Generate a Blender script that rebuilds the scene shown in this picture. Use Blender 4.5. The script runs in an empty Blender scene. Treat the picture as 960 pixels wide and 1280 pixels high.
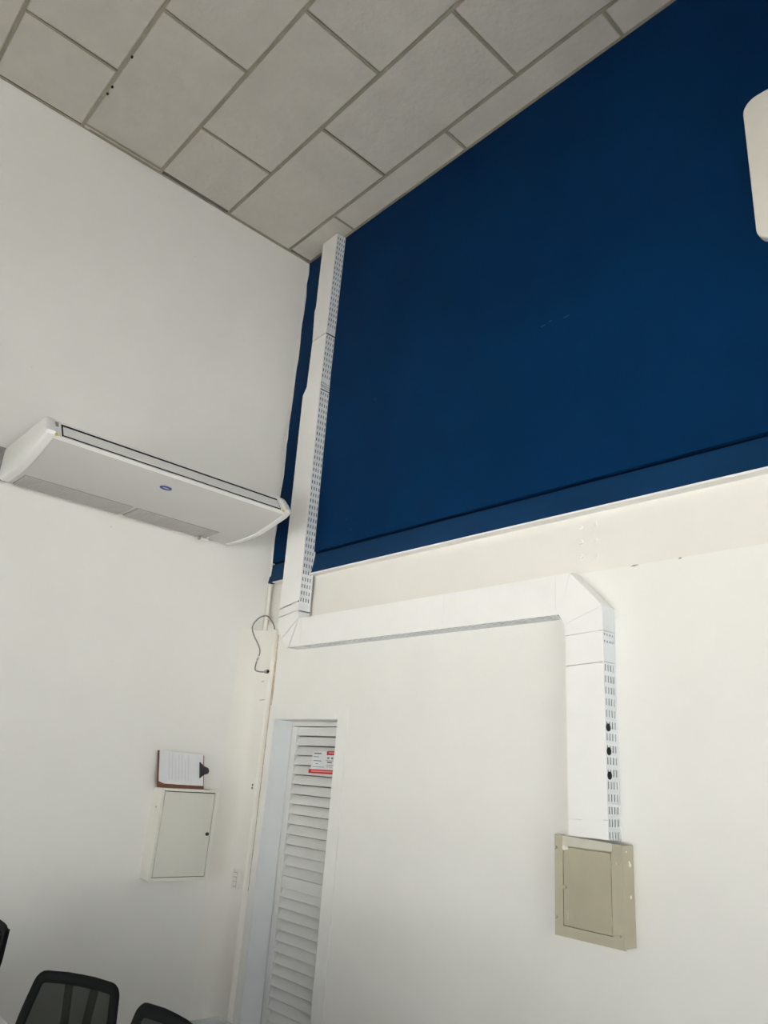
import bpy, math, random
from mathutils import Matrix, Vector

random.seed(7)
scene = bpy.context.scene
C = scene.collection

# ------------------------------------------------------------------ camera
cam_data = bpy.data.cameras.new('camera')
cam = bpy.data.objects.new('camera', cam_data)
C.objects.link(cam)
CAM_R, CAM_U, CAM_F = (0.674546, 0.734744, 0.071688), (0.198790, -0.274304, 0.940872), (-0.710964, 0.620410, 0.331090)
cam.matrix_world = Matrix(((CAM_R[0], CAM_U[0], -CAM_F[0], 4.8205),
                           (CAM_R[1], CAM_U[1], -CAM_F[1], -3.1),
                           (CAM_R[2], CAM_U[2], -CAM_F[2], 1.78),
                           (0, 0, 0, 1)))
cam_data.sensor_fit = 'VERTICAL'
cam_data.sensor_height = 24.0
cam_data.lens = 936.86 * 24.0 / 1280.0
cam_data.clip_start = 0.05
scene.camera = cam

# ------------------------------------------------------------------ daylight: an overcast sky outside the windows
world = bpy.data.worlds.new('overcast_sky')
scene.world = world
world.use_nodes = True
bg = world.node_tree.nodes['Background']
bg.inputs['Color'].default_value = (1.0, 0.985, 1.0, 1)
bg.inputs['Strength'].default_value = 4.1

sun_data = bpy.data.lights.new('sun', 'SUN')       # stands high behind the building: lights the forecourt, not the room
sun_data.energy = 66.0; sun_data.angle = math.radians(.6); sun_data.color = (1.0, .966, .948)
sun = bpy.data.objects.new('sun', sun_data); C.objects.link(sun)
sun.rotation_euler = Vector((.22, -.30, -1)).to_track_quat('-Z', 'Y').to_euler()

def portal(name, loc, rot, sx, sy):
    l = bpy.data.lights.new(name, 'AREA')
    l.shape = 'RECTANGLE'; l.size = sx; l.size_y = sy
    l.cycles.is_portal = True
    o = bpy.data.objects.new(name, l); C.objects.link(o)
    o.location = loc; o.rotation_euler = rot
RX, RY, RZ = 7.6, -5.6, 6.086          # room: x 0..RX, y RY..0, z 0..RZ
WIN_REAR = (1.2, 6.1, 0.3, 2.5)        # x0, x1, z0, z1
WIN_RIGHT = (-5.0, -1.0, 0.3, 3.7)     # y0, y1, z0, z1
portal('rear_window_portal', ((WIN_REAR[0] + WIN_REAR[1])/2, RY - .12, (WIN_REAR[2] + WIN_REAR[3])/2), (math.radians(90), 0, 0),
       WIN_REAR[1] - WIN_REAR[0], WIN_REAR[3] - WIN_REAR[2])
portal('right_window_portal', (RX + .12, (WIN_RIGHT[0] + WIN_RIGHT[1])/2, (WIN_RIGHT[2] + WIN_RIGHT[3])/2), (math.radians(90), 0, math.radians(90)),
       WIN_RIGHT[1] - WIN_RIGHT[0], WIN_RIGHT[3] - WIN_RIGHT[2])

scene.view_settings.view_transform = 'Standard'
scene.view_settings.look = 'None'
scene.view_settings.gamma = 1.0
scene.view_settings.use_curve_mapping = False
scene.view_settings.exposure = -0.06
scene.cycles.max_bounces = 10
scene.cycles.diffuse_bounces = 8
scene.cycles.transparent_max_bounces = 16
scene.cycles.use_denoising = True
scene.cycles.caustics_reflective = False
scene.cycles.caustics_refractive = False

# ------------------------------------------------------------------ materials
def material(name, col, rough=.6, spec=.4, metal=0.0, var=0.0, var_scale=3.0, var_col=None,
             bump=0.0, bump_scale=60.0, speck=None, alpha=1.0, obj_coords=True):
    m = bpy.data.materials.new(name); m.use_nodes = True
    nt = m.node_tree; n = nt.nodes; l = nt.links
    p = n['Principled BSDF']
    p.inputs['Base Color'].default_value = (*col, 1)
    p.inputs['Roughness'].default_value = rough
    p.inputs['Specular IOR Level'].default_value = spec
    p.inputs['Metallic'].default_value = metal
    p.inputs['Alpha'].default_value = alpha
    geo = n.new('ShaderNodeNewGeometry')
    last = None
    if var > 0:
        t = n.new('ShaderNodeTexNoise'); t.inputs['Scale'].default_value = var_scale
        t.inputs['Detail'].default_value = 5; t.inputs['Roughness'].default_value = .6
        l.new(geo.outputs['Position'], t.inputs['Vector'])
        r = n.new('ShaderNodeValToRGB')
        r.color_ramp.elements[0].position = .35; r.color_ramp.elements[1].position = .68
        r.color_ramp.elements[0].color = (*col, 1)
        vc = var_col or tuple(c * (1 - var) for c in col)
        r.color_ramp.elements[1].color = (*vc, 1)
        l.new(t.outputs['Fac'], r.inputs['Fac'])
        last = r.outputs['Color']
    if speck:
        sc, thr, scol = speck
        t2 = n.new('ShaderNodeTexNoise'); t2.inputs['Scale'].default_value = sc
        t2.inputs['Detail'].default_value = 3
        l.new(geo.outputs['Position'], t2.inputs['Vector'])
        r2 = n.new('ShaderNodeValToRGB')
        r2.color_ramp.elements[0].position = thr; r2.color_ramp.elements[1].position = thr + .03
        r2.color_ramp.elements[0].color = (0, 0, 0, 1); r2.color_ramp.elements[1].color = (1, 1, 1, 1)
        l.new(t2.outputs['Fac'], r2.inputs['Fac'])
        mx = n.new('ShaderNodeMix'); mx.data_type = 'RGBA'
        l.new(r2.outputs['Color'], mx.inputs['Factor'])
        if last: l.new(last, mx.inputs['A'])
        else: mx.inputs['A'].default_value = (*col, 1)
        mx.inputs['B'].default_value = (*scol, 1)
        last = mx.outputs['Result']
    if last: l.new(last, p.inputs['Base Color'])
    if bump > 0:
        t3 = n.new('ShaderNodeTexNoise'); t3.inputs['Scale'].default_value = bump_scale
        t3.inputs['Detail'].default_value = 4
        l.new(geo.outputs['Position'], t3.inputs['Vector'])
        b = n.new('ShaderNodeBump'); b.inputs['Strength'].default_value = bump
        b.inputs['Distance'].default_value = .01
        l.new(t3.outputs['Fac'], b.inputs['Height']); l.new(b.outputs['Normal'], p.inputs['Normal'])
    return m

M = {}
M['wall'] = material('white_wall_paint', (.83, .82, .79), .62, .3, var=.03, var_scale=2.5, bump=.12, bump_scale=7, speck=(26, .765, (.62, .58, .52)))
M['wall_left'] = material('white_wall_paint_side', (.81, .80, .775), .66, .25, var=.04, var_scale=1.6, bump=.12, bump_scale=6, speck=(21, .77, (.62, .58, .52)))
M['beam'] = material('cream_beam_paint', (.79, .765, .725), .55, .3, var=.03, var_scale=3, bump=.08, bump_scale=8)
M['blue'] = material('navy_blue_paint', (.0018, .0275, .096), .55, .04, var=.22, var_scale=1.1, bump=.10, bump_scale=3.0, speck=(34, .80, (.05, .10, .2)))
M['blue_strip_lit'] = material('lit_navy_strip_paint', (.0065, .037, .108), .5, .06, var=.15, var_scale=2)  # navy lightened for the light its outward lean would catch
M['blue_shadow'] = material('navy_shadow_gap', (.001, .006, .018), .8, .05)  # near-black navy paints shadow into the gap above the flashing
M['scuff'] = material('blue_paint_scuff', (.05, .10, .17), .6, .1)
M['drip'] = material('white_drip_edge_paint', (.84, .84, .83), .5, .3)
M['tile'] = material('mineral_ceiling_tile', (.685, .645, .595), .9, .1, var=.07, var_scale=5, bump=.35, bump_scale=28, speck=(60, .78, (.62, .56, .48)))
M['tbar'] = material('aged_tee_bar_paint', (.39, .355, .275), .6, .3, var=.2, var_scale=9)
M['void'] = material('dark_ceiling_void', (.03, .027, .024), .9, .1)
M['duct'] = material('white_painted_duct_cover', (.885, .88, .87), .5, .35, var=.03, var_scale=6, bump=.10, bump_scale=5)
M['duct_side'] = material('perforated_galvanised_side', (.70, .73, .755), .45, .4, var=.06, var_scale=12)
M['dark'] = material('black_gap', (.012, .012, .013), .7, .2)
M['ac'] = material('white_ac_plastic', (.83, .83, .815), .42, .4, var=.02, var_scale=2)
M['ac_shaded'] = material('shaded_ac_plastic', (.60, .59, .58), .5, .35, var=.02, var_scale=2)  # greyer than the caps: shade of the down-facing underside put into the colour
M['grille'] = material('grey_intake_grille', (.30, .295, .285), .6, .3)
M['rib'] = material('grey_grille_rib', (.47, .46, .45), .5, .3)
M['yellow'] = material('yellow_corner_tab', (.72, .58, .16), .5, .3)
M['badge'] = material('navy_badge', (.03, .045, .20), .35, .4)
M['badge_rim'] = material('silver_badge_rim', (.62, .64, .72), .35, .5)
M['panel_grey'] = material('beige_grey_panel_paint', (.46, .43, .325), .5, .35, var=.06, var_scale=14, speck=(45, .76, (.62, .60, .52)))
M['panel_door'] = material('beige_grey_door_paint', (.425, .395, .292), .48, .35, var=.08, var_scale=9)
M['strip'] = material('pale_label_strip', (.60, .58, .50), .6, .3, var=.08, var_scale=20)
M['chip'] = material('bare_paint_chip', (.83, .81, .76), .7, .2)
M['screw'] = material('steel_screw', (.55, .53, .5), .3, .5, metal=.8)
M['cab'] = material('cream_cabinet_enamel', (.76, .75, .685), .45, .35, var=.03, var_scale=5)
M['cab_door'] = material('cream_cabinet_door_enamel', (.70, .69, .63), .45, .35, var=.04, var_scale=4)
M['board'] = material('brown_hardboard', (.20, .085, .055), .6, .3, var=.25, var_scale=30)
M['paper'] = material('printed_paper', (.74, .75, .77), .8, .1, var=.05, var_scale=18)
M['ink'] = material('grey_print', (.63, .64, .67), .8, .1)
M['clip'] = material('dark_clip_metal', (.045, .045, .05), .35, .5, metal=.5)
M['switch'] = material('ivory_switch_plastic', (.78, .765, .70), .45, .35)
M['cable'] = material('grey_cable_sheath', (.20, .205, .20), .6, .3)
M['plug'] = material('dirty_cable_gland', (.38, .34, .28), .6, .3)
M['stain'] = material('plaster_stain', (.46, .37, .27), .8, .1, var=.35, var_scale=22, var_col=(.66, .60, .52))
M['plaster'] = material('corner_plaster', (.81, .795, .755), .7, .2, var=.1, var_scale=4.5, var_col=(.80, .775, .72), bump=.25, bump_scale=18)
M['trim'] = material('white_door_surround', (.83, .825, .80), .55, .3, var=.04, var_scale=6, bump=.1, bump_scale=10)
M['jamb'] = material('pale_jamb_paint', (.76, .785, .80), .55, .3, var=.05, var_scale=5)
M['louvre'] = material('aluminium_louvre_paint', (.74, .74, .725), .42, .4, var=.04, var_scale=8)
M['red'] = material('red_print', (.58, .03, .045), .6, .2)
M['red_pale'] = material('pale_red_print', (.74, .32, .31), .6, .2)
M['black_print'] = material('black_print', (.20, .20, .21), .7, .2)
M['frame'] = material('black_chair_plastic', (.006, .007, .007), .75, .12)
M['mesh'] = material('charcoal_mesh_fabric', (.020, .023, .018), .9, .05, alpha=.90)
M['seat'] = material('black_seat_fabric', (.012, .012, .013), .95, .1, bump=.4, bump_scale=300)
M['steel'] = material('grey_steel_leg', (.32, .33, .34), .4, .4, metal=.6)
M['desk'] = material('pale_grey_laminate', (.60, .61, .60), .5, .3, var=.03, var_scale=4)
M['lowtable'] = material('blue_grey_laminate', (.33, .36, .39), .5, .35, var=.04, var_scale=6)
M['sign'] = material('cream_white_plastic', (.80, .765, .70), .4, .35)
M['floor'] = material('dark_grey_floor', (.16, .155, .145), .35, .4, var=.08, var_scale=3)
M['wall_far'] = material('grey_wall_paint', (.50, .49, .47), .7, .2, var=.04, var_scale=2)
M['ground'] = material('pale_concrete_ground', (.55, .54, .52), .9, .1, var=.1, var_scale=.6)
M['alu'] = material('white_window_aluminium', (.75, .75, .74), .4, .4)

g = bpy.data.materials.new('clear_window_glass'); g.use_nodes = True
nt = g.node_tree; nt.nodes.remove(nt.nodes['Principled BSDF'])
tr = nt.nodes.new('ShaderNodeBsdfTransparent'); tr.inputs['Color'].default_value = (.93, .95, .94, 1)
gl = nt.nodes.new('ShaderNodeBsdfGlossy'); gl.inputs['Roughness'].default_value = .02
fr = nt.nodes.new('ShaderNodeFresnel'); fr.inputs['IOR'].default_value = 1.45
ms = nt.nodes.new('ShaderNodeMixShader')
nt.links.new(fr.outputs[0], ms.inputs[0]); nt.links.new(tr.outputs[0], ms.inputs[1]); nt.links.new(gl.outputs[0], ms.inputs[2])
nt.links.new(ms.outputs[0], nt.nodes['Material Output'].inputs['Surface'])
M['glass'] = g

# ------------------------------------------------------------------ helpers
class MB:
    """collects shapes; build() links them as one mesh object"""
    def __init__(s): s.v = []; s.f = []; s.smooth = False
    def add(s, vs, fs):
        o = len(s.v); s.v += [tuple(v) for v in vs]; s.f += [tuple(i + o for i in f) for f in fs]; return s
    def box(s, x0, x1, y0, y1, z0, z1):
        return s.add([(x0,y0,z0),(x1,y0,z0),(x1,y1,z0),(x0,y1,z0),(x0,y0,z1),(x1,y0,z1),(x1,y1,z1),(x0,y1,z1)],
                     [(0,3,2,1),(4,5,6,7),(0,1,5,4),(1,2,6,5),(2,3,7,6),(3,0,4,7)])
    def prism(s, pts, axis, a, b):
        """extrude a polygon along an axis: 'y' takes (x,z), 'x' takes (y,z), 'z' takes (x,y)"""
        def put(p, t):
            return (p[0], t, p[1]) if axis == 'y' else ((t, p[0], p[1]) if axis == 'x' else (p[0], p[1], t))
        n = len(pts)
        vs = [put(p, a) for p in pts] + [put(p, b) for p in pts]
        fs = [tuple(range(n)), tuple(range(2*n - 1, n - 1, -1))]
        fs += [(i, i + n, (i + 1) % n + n, (i + 1) % n) for i in range(n)]
        return s.add(vs, fs)
    def loft(s, rings, cap=True, closed=False):
        n = len(rings[0]); vs = [p for r in rings for p in r]; fs = []
        k = len(rings)
        for j in range(k if closed else k - 1):
            a, b = j * n, ((j + 1) % k) * n
            fs += [(a + i, a + (i + 1) % n, b + (i + 1) % n, b + i) for i in range(n)]
        if cap and not closed:
            fs += [tuple(range(n - 1, -1, -1)), tuple(range((k - 1) * n, k * n))]
        return s.add(vs, fs)
    def tube(s, pts, r, sides=8, closed=False, flat=1.0, up=(0, 0, 1)):
        pts = [Vector(p) for p in pts]; rings = []; n = len(pts)
        for i, p in enumerate(pts):
            a = pts[(i - 1) % n] if (closed or i > 0) else p
            b = pts[(i + 1) % n] if (closed or i < n - 1) else p
            t = (b - a).normalized(); upv = Vector(up)
            if abs(t.dot(upv)) > .95: upv = Vector((1, 0, 0)) if abs(t.x) < .9 else Vector((0, 1, 0))
            e1 = t.cross(upv).normalized(); e2 = e1.cross(t)
            rr = r[i] if isinstance(r, (list, tuple)) else r
            rings.append([p + e1 * rr * math.cos(2*math.pi*k/sides) + e2 * rr * flat * math.sin(2*math.pi*k/sides) for k in range(sides)])
        return s.loft(rings, True, closed)
    def cyl(s, c, axis, r, h, sides=16, r2=None):
        c = Vector(c); ax = Vector(axis).normalized()
        up = Vector((0, 0, 1)) if abs(ax.z) < .9 else Vector((1, 0, 0))
        e1 = ax.cross(up).normalized(); e2 = ax.cross(e1)
        ring = lambda q, rr: [q + e1*rr*math.cos(2*math.pi*k/sides) + e2*rr*math.sin(2*math.pi*k/sides) for k in range(sides)]
        return s.loft([ring(c, r), ring(c + ax*h, r if r2 is None else r2)])
    def mesh(s, name):
        m = bpy.data.meshes.new(name); m.from_pydata([tuple(v) for v in s.v], [], s.f); m.validate(); m.update()
        import bmesh
        b = bmesh.new(); b.from_mesh(m); bmesh.ops.recalc_face_normals(b, faces=b.faces); b.to_mesh(m); b.free()
        return m
    def build(s, name, mat, parent=None, bevel=0, smooth=False, solid=0):
        m = s.mesh(name)
        o = bpy.data.objects.new(name, m); C.objects.link(o)
        m.materials.append(M[mat])
        if parent is not None: o.parent = parent
        if solid:
            d = o.modifiers.new('sheet', 'SOLIDIFY'); d.thickness = solid; d.offset = 0
        if bevel:
            d = o.modifiers.new('bevel', 'BEVEL'); d.width = bevel; d.segments = 2; d.limit_method = 'ANGLE'
        if smooth:
            for p in m.polygons: p.use_smooth = True
            if smooth != 'all':
                d = o.modifiers.new('edges', 'EDGE_SPLIT'); d.split_angle = math.radians(40)
        return o
def box(*a): return MB().box(*a)
def empty(name, loc=(0, 0, 0), rz=0):
    o = bpy.data.objects.new(name, None); C.objects.link(o)
    o.location = loc; o.rotation_euler = (0, 0, rz); o.empty_display_size = .1
    return o
def tag(o, label, cat, group=None):
    o['label'] = label; o['category'] = cat
    if group: o['group'] = group
    return o
def struct(o, label=None):
    o['kind'] = 'structure'
    if label: o['label'] = label
    return o
def local(o, origin):
    """move the mesh data so that the object can sit under a parent at origin"""
    for v in o.data.vertices: v.co -= Vector(origin)
    return o
def child(mb, name, mat, parent, **k):
    """mb is written in room coordinates; parent stands unrotated at its own location"""
    o = mb.build(name, mat, parent, **k)
    return local(o, parent.location + (parent.parent.location if parent.parent else Vector((0, 0, 0))))

# ------------------------------------------------------------------ room shell
DX0, DX1, DZ = .27, .975, 2.10         # door opening in the back wall
LEDGE = 2.79                           # top of the lower masonry wall

mb = MB()
mb.box(0, DX0, 0, .30, 0, LEDGE); mb.box(DX1, RX, 0, .30, 0, LEDGE); mb.box(DX0, DX1, 0, .30, DZ, LEDGE)
wall_back = struct(mb.build('wall_back', 'wall'), 'white painted lower masonry wall with the louvred door')
mb = box(0, RX, .025, .30, LEDGE, 3.239)
beam = mb.build('beam', 'beam', wall_back); beam['label'] = 'cream painted band between blue panel and white wall'
for x, z in ((2.768, 3.040), (2.850, 3.045), (2.769, 2.963), (2.849, 2.966), (2.768, 2.887), (2.850, 2.883)):
    MB().cyl((x, .026, z), (0, -1, 0), .0135, .007, 12, .011).build('bolt', 'beam', wall_back, smooth=True)
# blue upper cladding: a sheet that laps over an outward-leaning flashing
mb = box(0, RX, -.012, .018, 3.276, RZ + .05)
p = mb.build('upper_panel', 'blue', wall_back, bevel=.003); p['label'] = 'navy blue upper wall panel'
mb = box(0, RX, .020, .30, 3.24, RZ + .05)
mb.build('panel_backing', 'blue_shadow', wall_back)
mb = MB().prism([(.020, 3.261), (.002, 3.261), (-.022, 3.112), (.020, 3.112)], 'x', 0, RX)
p = mb.build('flashing', 'blue_strip_lit', wall_back); p['label'] = 'navy blue folded strip below the panel'
mb = box(.075, RX, -.030, .05, 3.102, 3.1125)
p = mb.build('drip_edge', 'drip', wall_back); p['label'] = 'thin white lower edge of the blue strip'
for x, w in ((2.60, .03), (3.05, .045), (3.285, .02), (1.9, .02)):
    mb = MB().prism([(x, LEDGE - .004), (x + w*.5, LEDGE - .007), (x + w, LEDGE - .001), (x + w*.4, LEDGE + .002)], 'y', -.0012, .002)
    mb.build('paint_crack', 'plug', wall_back)

random.seed(11)
pe = [(0.0, 6.07), (0.0, 3.12)]; z = 3.12
while z < 6.05:
    pe.append((max(.002, .010 + random.uniform(-.009, .010)), z)); z += random.uniform(.06, .16)
pe.append((.006, 6.07))
MB().prism(pe, 'y', -.0135, -.011).build('paint_edge', 'wall_left', wall_back)
for x, z, w, a in ((2.545, 4.305, .03, .15), (2.60, 4.315, .02, .2), (2.70, 4.297, .04, .1), (.885, 3.45, .015, .9), (.94, 3.36, .02, .6), (1.085, 4.33, .015, .3)):
    dx, dz = w*math.cos(a), w*math.sin(a)
    MB().prism([(x, z), (x + dx, z + dz), (x + dx, z + dz + .003), (x, z + .004)], 'y', -.0127, -.0115).build('scuff', 'scuff', wall_back)
wl = struct(box(-.2, 0, RY, .30, 0, RZ).build('wall_left', 'wall_left'), 'plain white side wall behind the air conditioner')
# plaster cove that rounds the corner, up to the ledge; top is open and broken
cove = [(0, -.20), (.006, -.13), (.02, -.085), (.045, -.055), (.085, -.040), (.150, -.036), (.183, -.034), (.192, -.024), (.192, .0), (0, .0)]
mb = MB().prism(cove, 'z', 0, 2.735)
p = mb.build('corner_plaster', 'plaster', wl, smooth=True); p['label'] = 'rounded white plaster column in the corner'
# brown streak where the plaster column has come away from the wall
mb = MB()
pts = [(.197, 2.70, .004), (.197, 2.55, .008), (.199, 2.40, .011), (.198, 2.25, .013), (.2, 2.15, .010), (.198, 2.02, .004), (.2, 1.9, .006), (.199, 1.75, .004), (.2, 1.6, .006), (.2, 1.45, .003), (.2, 1.2, .004), (.2, 1.0, .002)]
vs = [(x - w*1.3, -.0025, z) for x, z, w in pts] + [(x + w*1.5, -.0025, z) for x, z, w in reversed(pts)]
mb.prism([(v[0], v[2]) for v in vs], 'y', -.0025, .002)
mb.build('plaster_gap', 'stain', wl)
for x, z, w in ((.10, 2.36, .035), (.105, 2.23, .06)):
    mb = MB().prism([(x, z), (x + w, z + .004), (x + w*1.1, z - .002), (x + .01, z - .005)], 'y', -.0405, -.030)
    mb.build('plaster_mark', 'stain', wl)
for x, z in ((.150, 1.655), (.150, 1.635)):
    MB().cyl((x, -.030, z), (0, -1, 0), .008, .0075, 8).build('rust_spot', 'board', wl)
for y, z, r in ((-.54, 5.03, .016), (-.578, 4.79, .014), (-.559, 5.25, .009)):
    MB().cyl((-.002, y, z), (1, 0, 0), r, .0028, 9, r*.6).build('plaster_mark', 'plaster', wl)
# hollow beside the beam above the plaster column: rough stub of old conduit
mb = MB().tube([(.028, -.014, 2.70), (.028, -.014, 2.95), (.024, -.014, 3.09)], .016, 10)
p = mb.build('conduit', 'plaster', wl, smooth=True); p['label'] = 'white conduit stub rising from the plaster column'

struct(box(-.2, RX + .2, RY - .2, .3, -.1, 0).build('floor', 'floor'), 'grey floor')
mb = MB()
x0, x1, z0, z1 = WIN_REAR
mb.box(-.2, x0, RY - .2, RY, 0, RZ); mb.box(x1, RX + .2, RY - .2, RY, 0, RZ); mb.box(x0, x1, RY - .2, RY, 0, z0); mb.box(x0, x1, RY - .2, RY, z1, RZ)
struct(mb.build('wall_rear', 'wall_far'), 'grey wall behind the camera with a shop window')
mb = MB()
y0, y1, z0, z1 = WIN_RIGHT
mb.box(RX, RX + .2, RY, y0, 0, RZ); mb.box(RX, RX + .2, y1, .3, 0, RZ); mb.box(RX, RX + .2, y0, y1, 0, z0); mb.box(RX, RX + .2, y0, y1, z1, RZ)
struct(mb.build('wall_right', 'wall_far'), 'grey wall on the right with a long window')
x0, x1, z0, z1 = WIN_REAR
w1 = struct(empty('window_1', (0, RY - .1, 0)), 'wide shop window behind the camera')
n = 5; st = (x1 - x0) / n
for i in range(n + 1): child(box(x0 + st*i - .03, x0 + st*i + .03, RY - .13, RY - .07, z0, z1), 'mullion', 'alu', w1)
for z in (z0, z1 - .06): child(box(x0, x1, RY - .13, RY - .07, z, z + .06), 'window_rail', 'alu', w1)
for i in range(n): child(box(x0 + st*i + .03, x0 + st*(i + 1) - .03, RY - .103, RY - .097, z0 + .06, z1 - .06), 'pane', 'glass', w1)
y0, y1, z0, z1 = WIN_RIGHT
w2 = struct(empty('window_2', (RX + .1, 0, 0)), 'long window in the right wall')
n = 4; st = (y1 - y0) / n
for i in range(n + 1): child(box(RX + .07, RX + .13, y0 + st*i - .03, y0 + st*i + .03, z0, z1), 'mullion', 'alu', w2)
for z in (z0, z1 - .06): child(box(RX + .07, RX + .13, y0, y1, z, z + .06), 'window_rail', 'alu', w2)
for i in range(n): child(box(RX + .097, RX + .103, y0 + st*i + .03, y0 + st*(i + 1) - .03, z0 + .06, z1 - .06), 'pane', 'glass', w2)
struct(box(-25, 35, -45, RY - .2, -.25, -.15).build('ground', 'ground'), 'concrete ground outside')
struct(box(RX + .2, 50, RY - .2, 25, -.25, -.15).build('ground', 'ground'), 'concrete ground outside')

# ---- ceiling: slab with void, tee bars and one object for each tile
ceil = struct(box(-.2, RX + .2, RY - .2, .3, RZ + .10, RZ + .2).build('ceiling', 'void'), 'suspended ceiling of off-white tiles in a tee-bar grid')
TW, TL, BAR = .6172, 1.2545, .011
rows = [0.0] + [-.248 - TW * k for k in range(12)]
rows = [r for r in rows if r > RY] + [RY]
for k, y in enumerate(rows[1:-1]):
    mb = MB().box(0, RX, y - BAR, y + BAR, RZ - .006, RZ - .003).box(0, RX, y - .002, y + .002, RZ - .003, RZ + .03)
    mb.build('tee_runner', 'tbar', ceil)
for nm, b in (('left', (0, .014, RY, 0)), ('back', (0, RX, -.030, -.012)), ('right', (RX - .02, RX, RY, 0)), ('rear', (0, RX, RY, RY + .02))):
    box(*b, RZ - .008, RZ - .002).build('wall_angle', 'tbar', ceil)
tile_cache = {}
def tile_mesh(w, d):
    key = (round(w, 3), round(d, 3))
    if key in tile_cache: return tile_cache[key]
    hw, hd, e = w/2, d/2, .012
    vs = [(-hw, -hd, .016), (hw, -hd, .016), (hw, hd, .016), (-hw, hd, .016),
          (-hw, -hd, .006), (hw, -hd, .006), (hw, hd, .006), (-hw, hd, .006),
          (-hw + e, -hd + e, 0), (hw - e, -hd + e, 0), (hw - e, hd - e, 0), (-hw + e, hd - e, 0)]
    fs = [(0, 1, 2, 3), (11, 10, 9, 8)]
    for i in range(4):
        j = (i + 1) % 4
        fs += [(i, i + 4, j + 4, j), (i + 4, i + 8, j + 8, j + 4)]
    m = MB().add(vs, fs).mesh('ceiling_tile'); m.materials.append(M['tile'])
    tile_cache[key] = m
    return m
for k in range(len(rows) - 1):
    ya, yb = rows[k + 1], rows[k]
    off = .638 if k % 2 == 0 else 1.2695
    xs = [0.0] + [off + TL * j for j in range(-1, 9)]
    xs = sorted(x for x in set(xs) if 0 <= x < RX - .05) + [RX]
    for j in range(len(xs) - 1):
        xa, xb = xs[j], xs[j + 1]
        if j > 0:
            mb = MB().box(xa - BAR*.75, xa + BAR*.75, ya + BAR, yb - BAR, RZ - .005, RZ - .002)
            mb.build('cross_tee', 'tbar', ceil)
        gap = .005
        la = xa + (((.030, .026, .032, .018)[k] if k < 4 else .016) if j == 0 else gap); lb = xb - gap; da = ya + gap; db = yb - (.016 if k == 0 else gap)
        if k == 3 and j == 0: la += .045
        o = bpy.data.objects.new('ceiling_tile', tile_mesh(lb - la, db - da)); C.objects.link(o); o.parent = ceil
        o.location = ((la + lb)/2, (da + db)/2, RZ - .0035 + random.uniform(0, .004))
        o.rotation_euler = (random.uniform(-.004, .004), random.uniform(-.002, .002), 0)
        if k == 3 and j == 0: o.rotation_euler = (.006, -.006, 0)
        if k == 2 and j == 0: o.rotation_euler = (-.008, .004, .006); o.location.z += .003
# second bar beside the shifted tile at the side wall, and hooks on a runner
box(.040, .058, rows[4] + BAR, rows[3] - BAR, RZ - .007, RZ - .003).build('wall_angle', 'tbar', ceil)
for x, y in ((.823, -2.088), (.503, -2.083), (.425, -2.083)):
    MB().cyl((x, y, RZ - .004), (0, 0, -1), .0075, .012, 8).build('hook', 'dark', ceil)

# ------------------------------------------------------------------ door
trim_1 = struct(empty('trim_1', (0, 0, 0)), 'white plaster surround of the louvred door')
child(box(DX1, DX1 + .105, -.003, .0, 0, DZ + .095), 'surround_side', 'trim', trim_1, bevel=.002)
child(box(.205, DX0, -.003, .0, 0, DZ + .095), 'surround_side', 'trim', trim_1, bevel=.002)
child(box(DX0, DX1, -.003, .0, DZ, DZ + .095), 'surround_head', 'trim', trim_1, bevel=.002)
child(box(DX0 - .001, DX0 + .004, .0, .155, 0, DZ), 'jamb_lining', 'jamb', trim_1)
child(box(DX1 - .004, DX1 + .001, .0, .155, 0, DZ), 'jamb_lining', 'jamb', trim_1)
child(box(DX0, DX1, .0, .155, DZ - .004, DZ + .001), 'head_lining', 'jamb', trim_1)

door = struct(empty('door_1', (DX0, .155, 0)), 'narrow pale grey metal louvred door')
FY = .150
fr0 = DX0 + .004; fr1 = DX1 - .004
for a, b in ((fr0, fr0 + .018), (fr1 - .018, fr1)): child(box(a, b, FY + .006, FY + .06, 0, DZ - .004), 'door_frame', 'louvre', door, bevel=.002)
child(box(fr0 + .018, fr1 - .018, FY + .006, FY + .06, DZ - .034, DZ - .004), 'door_frame', 'louvre', door, bevel=.002)
st0, st1 = fr0 + .022, fr1 - .022
child(box(st0, st0 + .048, FY, FY + .035, .02, DZ - .040), 'stile', 'louvre', door, bevel=.003)
child(box(st1 - .048, st1, FY, FY + .035, .02, DZ - .040), 'stile', 'louvre', door, bevel=.003)
child(box(st0 + .048, st1 - .048, FY + .004, FY + .035, DZ - .097, DZ - .040), 'rail', 'louvre', door, bevel=.003)
child(box(st0 + .048, st1 - .048, FY + .004, FY + .035, 1.038, 1.110), 'rail', 'louvre', door, bevel=.003)
child(box(st0 + .048, st1 - .048, FY + .004, FY + .035, .02, .09), 'rail', 'louvre', door, bevel=.003)
child(box(DX0 - .02, DX1 + .02, .30, .33, 0, DZ + .02), 'light_block_sheet', 'grille', door)  # sheet added behind the door to block sky; greyed to darken slat gaps
sm = MB().prism([(-.004, -.027), (-.001, -.029), (.030, .026), (.028, .029), (.024, .028)], 'x', st0 + .044, st1 - .044).mesh('slat')
sm.materials.append(M['louvre'])
z = .125
while z < DZ - .10:
    if not (1.02 < z < 1.10):
        o = bpy.data.objects.new('slat', sm); C.objects.link(o); o.parent = door
        o.location = (-DX0, FY - .155 + .004, z)
    z += .0635

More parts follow.
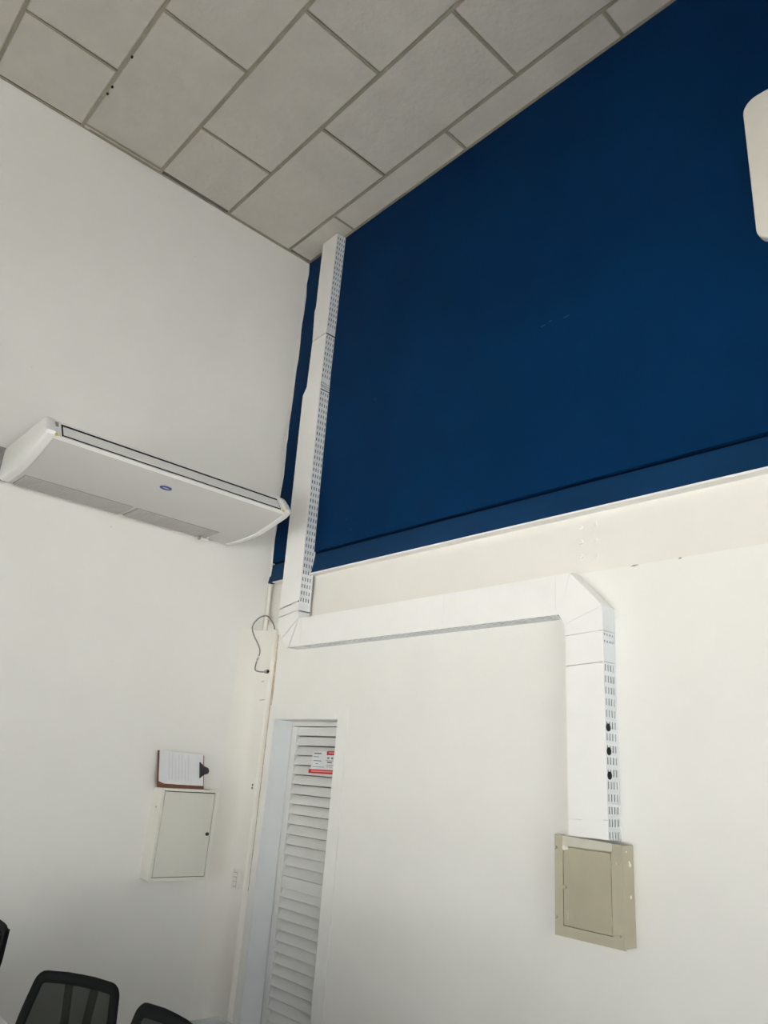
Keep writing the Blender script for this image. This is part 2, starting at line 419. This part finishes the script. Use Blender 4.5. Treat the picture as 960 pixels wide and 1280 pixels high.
# notice stuck to the slats of the door
nt_ = tag(empty('notice', (.66, FY - .004, 1.835)), 'small white paper notice with red bands stuck on the louvred door', 'notice')
ny = FY - .0065
child(MB().prism([(.562, 1.900), (.818, 1.906), (.812, 1.772), (.552, 1.766)], 'y', ny, ny + .001), 'paper_sheet', 'paper', nt_)
child(MB().prism([(.716, 1.9065), (.818, 1.909), (.817, 1.883), (.715, 1.881)], 'y', ny - .0008, ny), 'red_tag', 'red', nt_)
child(MB().prism([(.535, 1.787), (.812, 1.790), (.811, 1.764), (.533, 1.762)], 'y', ny - .0008, ny), 'red_band', 'red', nt_)
child(MB().prism([(.565, 1.779), (.79, 1.7815), (.79, 1.7745), (.565, 1.772)], 'y', ny - .0014, ny - .0008), 'pale_lettering', 'red_pale', nt_)
child(MB().prism([(.735, 1.899), (.805, 1.900), (.805, 1.894), (.735, 1.893)], 'y', ny - .0014, ny - .0008), 'pale_lettering', 'red_pale', nt_)
mb = MB()
for x, z, w, h in ((.578, 1.886, .08, .007), (.575, 1.866, .06, .004), (.575, 1.840, .09, .005), (.6, 1.822, .03, .004), (.57, 1.803, .13, .003),
                   (.725, 1.857, .02, .012), (.765, 1.857, .02, .012), (.71, 1.846, .09, .003), (.725, 1.832, .05, .009), (.715, 1.818, .08, .003), (.72, 1.806, .06, .003)):
    mb.box(x, x + w, ny - .0006, ny, z, z + h)
child(mb, 'print_lines', 'black_print', nt_)

# ------------------------------------------------------------------ air conditioner
AY0, AY1 = -2.005, -.470
ac = tag(empty('air_conditioner', (0, (AY0 + AY1)/2, 3.3)), 'long white ceiling-type air conditioner mounted on the left wall', 'air conditioner')
prof = [(.035, 3.330), (.060, 3.303), (.12, 3.298), (.30, 3.297), (.45, 3.306), (.62, 3.342), (.76, 3.378), (.788, 3.391),
        (.750, 3.437), (.700, 3.437), (.680, 3.480), (.708, 3.505), (.700, 3.520), (.035, 3.520)]
child(MB().prism(prof, 'y', AY0, AY1), 'housing', 'ac_shaded', ac, smooth=True)
# near-flush black bar paints the outlet's shade as two slots beside the louvre blade
def slant(t, o):          # point on the slanted outlet face; t 0 top .. 1 bottom, o outward
    ax, az, bx, bz = .705, 3.514, .790, 3.400
    dx, dz = bx - ax, bz - az; L = math.hypot(dx, dz)
    return (ax + dx*t + (-dz/L)*o, az + dz*t + (dx/L)*o)
child(MB().prism([slant(.04, -.0005), slant(.96, -.0005), slant(.96, -.03), slant(.04, -.03)], 'y', AY0 + .045, AY1 - .02), 'outlet_shade_bar', 'dark', ac)
p = child(MB().prism([slant(.245, .003), slant(.82, .003), slant(.82, -.002), slant(.245, -.002)], 'y', AY0 + .055, AY1 - .028), 'louvre_blade', 'ac', ac, bevel=.002)
for a, b, c0, c1 in ((-.02, .085, AY0, AY1), (.945, 1.04, AY0, AY1), (0, 1, AY0, AY0 + .045), (0, 1, AY1 - .022, AY1)):
    child(MB().prism([slant(a, .003), slant(b, .003), slant(b, -.02), slant(a, -.02)], 'y', c0, c1), 'outlet_trim', 'ac', ac, bevel=.002)
child(MB().prism([slant(.12, .006), slant(.40, .006), slant(.40, .002), slant(.12, .002)], 'y', AY0 - .030, AY0 + .028), 'display_window', 'grille', ac)
# rounded end caps
capp = [(.020, 3.345), (.045, 3.305), (.10, 3.292), (.30, 3.291), (.45, 3.300), (.62, 3.336), (.765, 3.373), (.800, 3.395), (.806, 3.415),
        (.775, 3.462), (.735, 3.505), (.705, 3.524), (.020, 3.524)]
cx = sum(q[0] for q in capp)/len(capp); cz = sum(q[1] for q in capp)/len(capp)
def ring(y, k): return [(cx + (q[0] - cx)*k[0], y, cz + (q[1] - cz)*k[1]) for q in capp]
child(MB().loft([ring(AY0 + .002, (1, 1)), ring(AY0 - .030, (1, 1)), ring(AY0 - .044, (.985, .93)), ring(AY0 - .050, (.95, .80))]), 'end_cap', 'ac', ac, smooth=True)
child(MB().loft([ring(AY1 - .002, (1, 1)), ring(AY1 + .030, (1, 1)), ring(AY1 + .044, (.985, .93)), ring(AY1 + .050, (.95, .80))]), 'end_cap', 'ac', ac, smooth=True)
for y0_, y1_ in ((AY0 - .012, AY0 + .020), (AY1 - .018, AY1 + .008)):
    child(MB().prism([slant(.93, .008), slant(1.06, .008), slant(1.06, .0), slant(.93, .0)], 'y', y0_, y1_), 'corner_tab', 'yellow', ac)
# intake grille towards the wall
for a, b in ((AY0 + .03, -1.30), (-1.27, AY1 - .19)):
    gp = child(box(.075, .300, a, b, 3.2945, 3.300), 'intake_grille', 'grille', ac)
    rib = MB()
    for i in range(9): rib.box(.082 + .0255*i, .090 + .0255*i, a + .004, b - .004, 3.289, 3.2948)
    o = rib.build('grille_ribs', 'rib', gp); local(o, ac.location)
# oval badge on the sloping front panel
def panel_pt(x): return 3.342 + (x - .62) * (3.378 - 3.342) / .14
nrm = Vector((.036, 0, -.14)).normalized(); tng = Vector((.14, 0, .036)).normalized()
def oval(ry, rx, d0, d1, cy_=-1.265, cx_=.663):
    c = Vector((cx_, cy_, panel_pt(cx_)))
    rg = lambda d: [c + nrm*d + Vector((0, 1, 0))*ry*math.cos(t) + tng*rx*math.sin(t) for t in [2*math.pi*i/24 for i in range(24)]]
    return MB().loft([rg(d0), rg(d1)])
bd = child(oval(.041, .024, -.002, .003), 'badge', 'badge_rim', ac)
o = oval(.0395, .022, .002, .004).build('badge_face', 'badge', bd); local(o, ac.location)
c = oval(.022, .0035, .003, .0046); o = c.build('badge_lettering', 'badge_rim', bd); local(o, ac.location)
# drain stub at the wall side and brackets
child(MB().tube([(.13, -.655, 3.300), (.13, -.655, 3.276), (.135, -.69, 3.268), (.14, -.72, 3.268)], .010, 10), 'drain_stub', 'ac', ac, smooth=True)
child(MB().cyl((.14, -.735, 3.268), (0, 1, 0), .014, .018, 12), 'drain_cap', 'grille', ac)
child(MB().box(0, .012, -2.125, -2.04, 3.315, 3.525).box(0, .035, -2.07, -2.0, 3.315, 3.500), 'mounting_bracket', 'grille', ac)
child(MB().box(0, .040, -.50, -.44, 3.33, 3.50), 'mounting_bracket', 'grille', ac)
child(MB().box(0, .020, -2.15, -2.095, 3.36, 3.545), 'wall_plate', 'ac', ac, bevel=.003)

# ------------------------------------------------------------------ cable duct
D = .100
duct = tag(empty('cable_duct', (.43, 0, 1.6)), 'white perforated cable duct running from the ceiling to the grey panel', 'cable duct')
def plate(poly, name='duct_cover', d=D, t=.004, mat='duct'):
    return child(MB().prism(poly, 'y', -d, -d + t), name, mat, duct)
def side(p0, p1, name='duct_side', mat='duct', d0=.002, d1=D - .0005, t=.003):
    """plain side wall along the front-edge segment p0-p1 (x,z)"""
    (ax, az), (bx, bz) = p0, p1
    return child(MB().add([(ax, -d0, az), (bx, -d0, bz), (bx, -d1, bz), (ax, -d1, az)], [(0, 1, 2, 3)]), name, mat, duct, solid=t)
def perforated(p0, p1, start=.03, pitch=.05, slot=.027, cols=4, cw=.0075, end=.02, skip=()):
    """side sheet between two front-edge points, with real slots cut through it"""
    (ax, az), (bx, bz) = p0, p1
    L = math.hypot(bx - ax, bz - az); ux, uz = (bx - ax)/L, (bz - az)/L
    us = []; s = start; k = 0; holes = set()
    while s + slot < L - end:
        if k not in skip: us.append((s, s + slot))
        s += pitch; k += 1
    step = (D - .012) / cols
    ds = [(.010 + step*(i + .5) - cw/2, .010 + step*(i + .5) + cw/2) for i in range(cols)]
    ue = [0.0] + [e for q in us for e in q] + [L]; de = [0.0] + [e for q in ds for e in q] + [D - .0005]
    vs = []; fs = []
    for a in ue:
        for b in de: vs.append((ax + ux*a, -b, az + uz*a))
    nd = len(de)
    for i in range(len(ue) - 1):
        for j in range(nd - 1):
            if i % 2 == 1 and j % 2 == 1: continue
            fs.append((i*nd + j, (i + 1)*nd + j, (i + 1)*nd + j + 1, i*nd + j + 1))
    return child(MB().add(vs, fs), 'perforated_side', 'duct_side', duct, solid=.002)
# rising run at the corner, three lengths with crooked left edges
T = RZ - .012
plate([(.316, T), (.515, T), (.512, 5.102), (.330, 5.095), (.312, 5.36), (.310, 5.385), (.322, 5.43)])
plate([(.331, 5.086), (.512, 5.094), (.513, 4.645), (.327, 4.660)])
plate([(.331, 4.664), (.513, 4.640), (.516, 4.60), (.552, 2.900), (.323, 2.862), (.318, 3.3), (.292, 4.600)], d=D + .004, t=.008)
side((.317, T), (.330, 5.09)); side((.331, 5.086), (.327, 4.655)); side((.293, 4.598), (.322, 2.80))
side((.293, 4.600), (.331, 4.660))
perforated((.5155, T), (.5125, 5.10)); perforated((.5125, 5.088), (.513, 4.66), start=.012, end=.0)
perforated((.516, 4.585), (.553, 2.83), start=.016, end=.03)
# bent splice plate between two lengths
sp = MB()
for i in range(4):
    zz = 4.592 + i*.018
    sp.add([(.516, -.001, zz), (.5205 if i % 2 else .515, -D*.98, zz + .004), (.515 if i % 2 else .522, -D*.98, zz + .016), (.516, -.001, zz + .013)], [(0, 1, 2, 3)])
child(sp, 'splice_plate', 'duct_side', duct, solid=.002)
# lower elbow
plate([(.3235, 2.852), (.552, 2.890), (.554, 2.83), (.3205, 2.800)], 'elbow_cover')
plate([(.320, 2.794), (.554, 2.825), (.560, 2.772), (.395, 2.646), (.317, 2.725)], 'elbow_cover')
plate([(.562, 2.766), (.398, 2.641), (.460, 2.574), (.480, 2.572)], 'elbow_cover')
plate([(.569, 2.767), (.620, 2.767), (.615, 2.5725), (.488, 2.5725)], 'elbow_cover')
side((.322, 2.80), (.317, 2.725)); side((.317, 2.725), (.460, 2.574)); side((.46, 2.5735), (.62, 2.5725)); side((.554, 2.82), (.556, 2.772), mat='duct_side')
# long horizontal run
plate([(.623, 2.767), (1.95, 2.768), (1.95, 2.5725), (.618, 2.5725)])
plate([(1.9512, 2.768), (2.700, 2.770), (2.700, 2.5725), (1.9512, 2.5725)])
side((.556, 2.767), (1.95, 2.767)); side((1.95, 2.767), (2.79, 2.769))
perforated((.640, 2.5725), (2.700, 2.5725), start=.03, slot=.030, cols=3, cw=.011)
# upper right elbow with a chamfered outer corner
plate([(2.7008, 2.770), (2.783, 2.769), (2.748, 2.66), (2.7008, 2.60)], 'elbow_cover')
plate([(2.785, 2.768), (2.957, 2.592), (2.957, 2.590), (2.753, 2.522), (2.716, 2.5725), (2.7008, 2.5725), (2.7008, 2.5985), (2.7485, 2.659)], 'elbow_cover', d=D + .001, t=.005)
plate([(2.957, 2.5893), (2.957, 2.4770), (2.756, 2.467), (2.7535, 2.5213)], 'elbow_cover')
side((2.783, 2.769), (2.880, 2.672)); side((2.881, 2.670), (2.957, 2.590)); side((2.957, 2.590), (2.957, 2.478), mat='duct_side')
side((2.705, 2.5725), (2.753, 2.522)); side((2.753, 2.522), (2.756, 2.47))
# drop to the panel
plate([(2.957, 2.4748), (2.957, 2.334), (2.756, 2.325), (2.756, 2.4648)], 'duct_sleeve', d=D + .001)
plate([(2.957, 2.3317), (2.958, 1.672), (2.764, 1.660), (2.757, 2.3227)])
plate([(2.958, 1.6711), (2.958, 1.594), (2.765, 1.594), (2.764, 1.6591)])
perforated((2.957, 2.476), (2.957, 2.337), start=.010, pitch=.032, slot=.010, end=.06)
perforated((2.957, 2.335), (2.958, 1.594), start=.010, pitch=.05, slot=.030, cols=4, cw=.007, end=.0)
side((2.756, 2.47), (2.765, 1.594))
for i in range(3):
    child(MB().cyl((2.958 - .006, -.078, 2.050 - .100*i), (1, 0, 0), .017, .0085, 14), 'cable_grommet', 'dark', duct, smooth=True)

# dark cables added inside the duct to blacken its slots
def run(name_pts, n=5):
    for i in range(n):
        d = .012 + .0185*i
        child(MB().tube([(x, -d, z) for x, z in name_pts], .0088, 6), 'cable', 'dark', duct, smooth='all')
run([(.497, T - .02), (.494, 4.62), (.533, 2.86)])
run([(.70, 2.5915), (1.7, 2.5915), (2.690, 2.5915)])
run([(2.938, 2.50), (2.938, 2.0), (2.939, 1.60)])

# ------------------------------------------------------------------ grey distribution panel below the duct
PX0, PX1, PZ0, PZ1, PD = 2.683, 3.013, 1.196, 1.592, .088
pan = tag(empty('distribution_panel', ((PX0 + PX1)/2, 0, PZ0)), 'beige grey metal electrical panel at the lower end of the duct', 'electrical panel')
child(box(PX0 + .012, PX1 - .001, -.074, 0, PZ0 + .008, PZ1 - .028), 'back_box', 'panel_grey', pan, bevel=.003)
cov = MB()
DXa, DXb, DZa, DZb = 2.725, 2.962, 1.236, 1.548
cov.box(PX0, DXa, -PD, -.074, PZ0, PZ1).box(DXb, PX1, -PD, -.074, PZ0, PZ1 - .012).box(DXa, DXb, -PD, -.074, PZ0, DZa).box(DXa, DXb, -PD, -.074, DZb, PZ1 - .030)
child(cov, 'cover_frame', 'panel_grey', pan)
child(MB().box(PX1 - .004, PX1, -.074, -.001, PZ0 + .004, PZ1 - .014), 'cover_flange', 'panel_grey', pan)
pd = child(box(DXa + .003, DXb - .003, -PD - .001, -.076, DZa + .003, DZb - .003), 'panel_door', 'panel_door', pan, bevel=.002)
child(MB().prism([(2.725, 1.590), (2.968, 1.582), (2.968, 1.552), (2.722, 1.550)], 'y', -PD - .002, -PD), 'label_strip', 'strip', pan)
o = MB().cyl((2.737, -PD - .001, 1.386), (0, -1, 0), .008, .008, 14).build('door_knob', 'panel_grey', pd, smooth=True); local(o, pan.location)
for zz in (1.29, 1.50):
    o = MB().cyl((DXb - .002, -PD - .002, zz - .015), (0, 0, 1), .004, .030, 8).build('hinge', 'panel_grey', pd); local(o, pan.location)
o = box(2.748, 2.752, -PD - .002, -PD, 1.262, 1.300).build('scratch', 'strip', pd); local(o, pan.location)
for x, z in ((2.690, 1.538), (2.690, 1.265), (2.990, 1.510), (2.994, 1.245)):
    child(MB().cyl((x, -PD, z), (0, -1, 0), .0062, .004, 12, .005), 'screw', 'screw', pan, smooth=True)
for x, z, r in ((2.733, 1.541, .011), (2.746, 1.542, .008)):
    child(MB().cyl((x, -PD - .0012, z), (0, -1, 0), r, .0012, 9), 'paint_chip', 'chip', pan)
for y, z, r in ((-.03, 1.505, .009), (-.035, 1.515, .006), (-.03, 1.385, .007), (-.055, 1.555, .004)):
    child(MB().cyl((PX1, y, z), (1, 0, 0), r, .0008, 9), 'paint_chip', 'chip', pan)

# ------------------------------------------------------------------ cream cabinet on the left wall
KX, KY0, KY1, KZ0, KZ1 = .130, -.690, -.293, 1.066, 1.606
cab = tag(empty('wall_cabinet', (0, (KY0 + KY1)/2, KZ0)), 'cream metal key cabinet with one door on the left wall', 'cabinet')
child(box(0, KX - .012, KY0, KY1, KZ0, KZ1), 'body', 'cab', cab, bevel=.004)
lip = MB()
lip.box(KX - .013, KX, KY0, KY0 + .016, KZ0, KZ1).box(KX - .013, KX, KY1 - .012, KY1, KZ0, KZ1)
lip.box(KX - .013, KX, KY0 + .016, KY1 - .012, KZ0, KZ0 + .018).box(KX - .013, KX, KY0 + .016, KY1 - .012, KZ1 - .015, KZ1)
child(lip, 'front_lip', 'cab', cab)
child(box(KX - .0118, KX - .0105, KY0 + .010, KY1 - .008, KZ0 + .010, KZ1 - .008), 'door_gap_shade', 'dark', cab)  # dark sheet behind the door paints shade into the gap round it
kd = child(box(KX - .010, KX + .002, KY0 + .0200, KY1 - .0170, KZ0 + .0220, KZ1 - .0205), 'cabinet_door', 'cab_door', cab, bevel=.002)
o = MB().cyl((KX + .001, -.330, 1.338), (1, 0, 0), .0115, .009, 16, .010).build('lock', 'clip', kd, smooth=True); local(o, cab.location)
child(MB().cyl((.075, KY0 + .002, 1.49), (0, -1, 0), .006, .003, 10), 'vent_plug', 'grille', cab)
child(box(KX - .03, KX - .006, KY1 - .085, KY1 - .055, KZ1, KZ1 + .004), 'hinge_pin', 'grille', cab)

# ------------------------------------------------------------------ clipboard leaning on the cabinet top
clip = tag(empty('clipboard', (.06, -.54, KZ1)), 'brown clipboard with printed sheets leaning above the cream cabinet', 'clipboard')
lean = .30
def cb(y, s, o):          # y along wall, s up the board, o out of the board
    return (.085 - s*lean + o*math.cos(math.atan(lean)), y, KZ1 + .002 + s + o*lean*.9)
def slab(c4, o0, o1):
    return MB().loft([[cb(y, s, o0) for y, s in c4], [cb(y, s, o1) for y, s in c4]])
child(slab([(-.715, 0), (-.375, .0), (-.372, .212), (-.712, .222)], 0, .004), 'board', 'board', clip)
pr = []
for i in range(9):
    y = -.707 + (.707 - .388) * i / 8
    curl = .018*max(0, (i - 5)/3)**2 + .012*max(0, (2 - i)/2)**2
    pr.append([cb(y, .022 - .004*i/8 + (.012 if i == 0 else 0), .006 + curl*.4), cb(y, .226 - .012*i/8, .006 + curl*.6), cb(y, .226 - .012*i/8, .010 + curl*.6), cb(y, .022 - .004*i/8 + (.012 if i == 0 else 0), .010 + curl*.4)])
child(MB().loft(pr), 'paper_sheet', 'paper', clip, smooth=True)
mb = MB()
for i in range(11):
    y = -.685 + i*.0235
    c4 = [(y, .045), (y + .006, .045), (y + .006, .205 - (.03 if i % 3 == 1 else 0)), (y, .205 - (.03 if i % 3 == 1 else 0))]
    mb.loft([[cb(a, s, .0085) for a, s in c4], [cb(a, s, .0108) for a, s in c4]])
child(mb, 'print_lines', 'ink', clip)
child(slab([(-.415, .062), (-.385, .085), (-.352, .095), (-.345, .112), (-.352, .130), (-.385, .140), (-.415, .165)], .009, .026), 'clip', 'clip', clip, bevel=.003)

# ------------------------------------------------------------------ light switch on the plaster column
sw = tag(empty('wall_switch', (.10, -.037, 1.06)), 'ivory wall switch plate on the rounded corner beside the door', 'switch')
child(box(.062, .140, -.052, -.034, 1.002, 1.122), 'plate', 'switch', sw, bevel=.003)
child(box(.080, .122, -.0525, -.050, 1.014, 1.102), 'rocker_shade', 'grille', sw)  # grey inset paints the shade between the rockers
for zz in (1.030, 1.058, 1.086):
    child(box(.083, .119, -.056, -.046, zz - .0125, zz + .0125), 'rocker', 'switch', sw, bevel=.002)

# ------------------------------------------------------------------ loose cable at the corner
cable = tag(empty('loose_cable', (.17, -.05, 2.43)), 'thin grey cable looping out of the corner beside the duct', 'cable')
raw = [(.176, -.025, 2.66), (.177, -.03, 2.741), (.155, -.04, 2.790), (.090, -.05, 2.842), (.050, -.092, 2.822), (.046, -.137, 2.757), (.055, -.125, 2.694), (.085, -.072, 2.583), (.062, -.075, 2.497), (.066, -.08, 2.443), (.105, -.069, 2.427), (.160, -.050, 2.425)]
pts = []
for i in range(len(raw) - 1):
    p0, p1, p2, p3 = (Vector(raw[max(0, min(len(raw) - 1, i + k))]) for k in (-1, 0, 1, 2))
    for t in [j/5 for j in range(5)]:
        pts.append(.5*((2*p1) + (p2 - p0)*t + (2*p0 - 5*p1 + 4*p2 - p3)*t*t + (3*p1 - p0 - 3*p2 + p3)*t**3))
pts.append(Vector(raw[-1]))
child(MB().tube(pts, .0048, 8), 'sheath', 'cable', cable, smooth='all')
child(MB().cyl((.152, -.047, 2.428), (1, .1, 0), .013, .026, 12, .016), 'gland', 'plug', cable, smooth=True)
child(MB().cyl((.179, -.044, 2.428), (1, .1, 0), .010, .006, 12), 'gland_nut', 'dark', cable, smooth=True)

# ------------------------------------------------------------------ rounded cream panel on the blue wall, cut by the frame
def rrect(x0, x1, z0, z1, r, n=8):
    pts = []
    for cx_, cz_, a0 in ((x1 - r, z1 - r, 0), (x0 + r, z1 - r, 90), (x0 + r, z0 + r, 180), (x1 - r, z0 + r, 270)):
        for i in range(n + 1):
            a = math.radians(a0 + 90*i/n); pts.append((cx_ + r*math.cos(a), cz_ + r*math.sin(a)))
    return pts
sg = tag(empty('wall_sign', (4.4, 0, 4.19)), 'cream white rounded panel on the blue wall at the right edge', 'panel')
child(MB().prism(rrect(3.779, 4.95, 4.195, 5.035, .075), 'y', -.055, -.010), 'sign_body', 'sign', sg, bevel=.006)
child(MB().prism(rrect(3.86, 4.87, 4.27, 4.96, .05), 'y', -.0575, -.054), 'sign_face', 'sign', sg, bevel=.001)

# ------------------------------------------------------------------ desk, low table, chairs
dk = tag(empty('desk', (.68, -2.2, 0)), 'pale grey desk at the lower left corner of the picture', 'desk')
child(box(.04, 1.33, -2.50, -1.795, .722, .750), 'desk_top', 'desk', dk, bevel=.003)
for x in (.06, 1.27):
    for y in (-2.44, -1.86): child(box(x, x + .04, y, y + .04, 0, .722), 'leg', 'steel', dk)
child(box(.10, 1.27, -2.44, -2.42, .40, .722), 'modesty_panel', 'desk', dk)
lt = tag(empty('low_table', (1.5, -1.0, 0)), 'blue grey low table by the door behind the chairs', 'table')
child(box(1.127, 1.75, -1.12, -.712, .570, .600), 'table_top', 'lowtable', lt, bevel=.003)
for x in (1.15, 1.69):
    for y in (-1.10, -.772): child(box(x, x + .035, y, y + .035, 0, .570), 'leg', 'steel', lt)

def make_chair():
    r = empty('office_chair')
    ZT, ZB = .955, .535
    def bk(x, z, o=0):     # the back leans away from the sitter (+y) and its sides curve forward
        return (x, .018 + math.tan(math.radians(9))*(z - ZB) - .030*(x/.23)**2 + o, z)
    hw = lambda z: .193 + .040*math.sin(math.pi*min(1, max(0, (ZT - z)/(ZT - ZB)))*.78)
    path = []
    rc = .034
    def corner(sx, top):
        zc = ZT - rc if top else ZB + rc
        w = hw(zc) - rc
        return [(sx*(w + rc*math.cos(math.radians(a))), zc + (1 if top else -1)*rc*math.sin(math.radians(a))) for a in (10, 30, 50, 70, 90)]
    path += corner(1, True)
    path += [(x*.14, ZT + .004) for x in (.5, 0, -.5)]
    path += list(reversed(corner(-1, True)))
    path += [(-hw(z), z) for z in (.86, .80, .74, .68, .62)]
    path += corner(-1, False)
    path += [(x*.14, ZB - .004) for x in (-.5, 0, .5)]
    path += list(reversed(corner(1, False)))
    path += [(hw(z), z) for z in (.62, .68, .74, .80, .86)]
    fw_ = .021
    inner = [(x*(1 - fw_/.21), ZB + fw_ + (z - ZB)*(1 - 2*fw_/(ZT - ZB))) for x, z in path]
    MB().tube([bk(*q) for q in inner], fw_, 10, True, .55, up=(0, 1, 0)).build('back_frame', 'frame', r, smooth='all')
    # fabric: grid clipped by the outline
    mb = MB(); NX, NZ = 14, 14; vs = []; fs = []
    for j in range(NZ + 1):
        z = ZB + .02 + (ZT - ZB - .04)*j/NZ
        for i in range(NX + 1):
            x = (hw(z) - .022)*(2*i/NX - 1); vs.append(bk(x, z, -.004))
    for j in range(NZ):
        for i in range(NX): a = j*(NX + 1) + i; fs.append((a, a + 1, a + NX + 2, a + NX + 1))
    mb.add(vs, fs).build('back_mesh', 'mesh', r, smooth='all')
    for s_ in (-1, 1):
        MB().tube([bk(.020*s_, .50, .035), bk(.030*s_, .62, .04), bk(.050*s_, .80, .034), bk(.062*s_, .935, .016)], [.022, .021, .020, .019], 8, False, .5, up=(0, 1, 0)).build('spine', 'frame', r, smooth='all')
    MB().tube([(0, .06, .60), (0, .085, .52), (0, .05, .43), (0, -.08, .405), (0, -.2, .405)], .022, 8, flat=.6).build('back_bracket', 'frame', r, smooth='all')
    MB().prism(rrect(-.235, .235, -.485, -.03, .09), 'z', .425, .490).build('seat', 'seat', r, bevel=.02)
    MB().prism(rrect(-.21, .21, -.46, -.05, .08), 'z', .405, .425).build('seat_pan', 'frame', r)
    MB().cyl((0, -.25, .12), (0, 0, 1), .025, .285, 14).build('gas_column', 'steel', r, smooth=True)
    for k in range(5):
        a = 2*math.pi*k/5 + .3
        ex, ey = .28*math.cos(a), -.25 + .28*math.sin(a)
        lg = MB().tube([(0, -.25, .125), (ex*.6, -.25 + (ey + .25)*.6, .105), (ex, ey, .085)], [.028, .022, .016], 8).build('leg', 'frame', r, smooth='all')
        MB().cyl((ex - .02*math.sin(a), ey + .02*math.cos(a), .028), (math.sin(a), -math.cos(a), 0), .028, .04, 14).build('caster', 'frame', lg, smooth=True)
    return r
def copy_tree(o, parent=None):
    c_ = o.copy(); C.objects.link(c_)
    if parent is not None: c_.parent = parent
    for ch in list(o.children): copy_tree(ch, c_)
    return c_
# each chair is placed by the middle of its top edge
spots = [((1.555, -1.640), 30, 'black mesh chair fully showing its back, middle of the three'),
         ((2.305, -1.632), 3, 'black mesh chair in front of the blue grey low table'),
         ((.475, -1.612), -5, 'black mesh chair cut off by the left edge of the picture')]
first = make_chair()
for i, ((x, y), a, lab) in enumerate(spots):
    o = first if i == 0 else copy_tree(first)
    a = math.radians(a); ty = .018 + math.tan(math.radians(9))*.42
    k = 1.047 if i == 1 else 1.0; ty *= k; o.scale = (k, k, k)
    o.location = (x + math.sin(a)*ty, y - math.cos(a)*ty, 0)
    o.rotation_euler = (0, 0, a)
    tag(o, lab, 'chair', 'black mesh office chairs by the left wall')
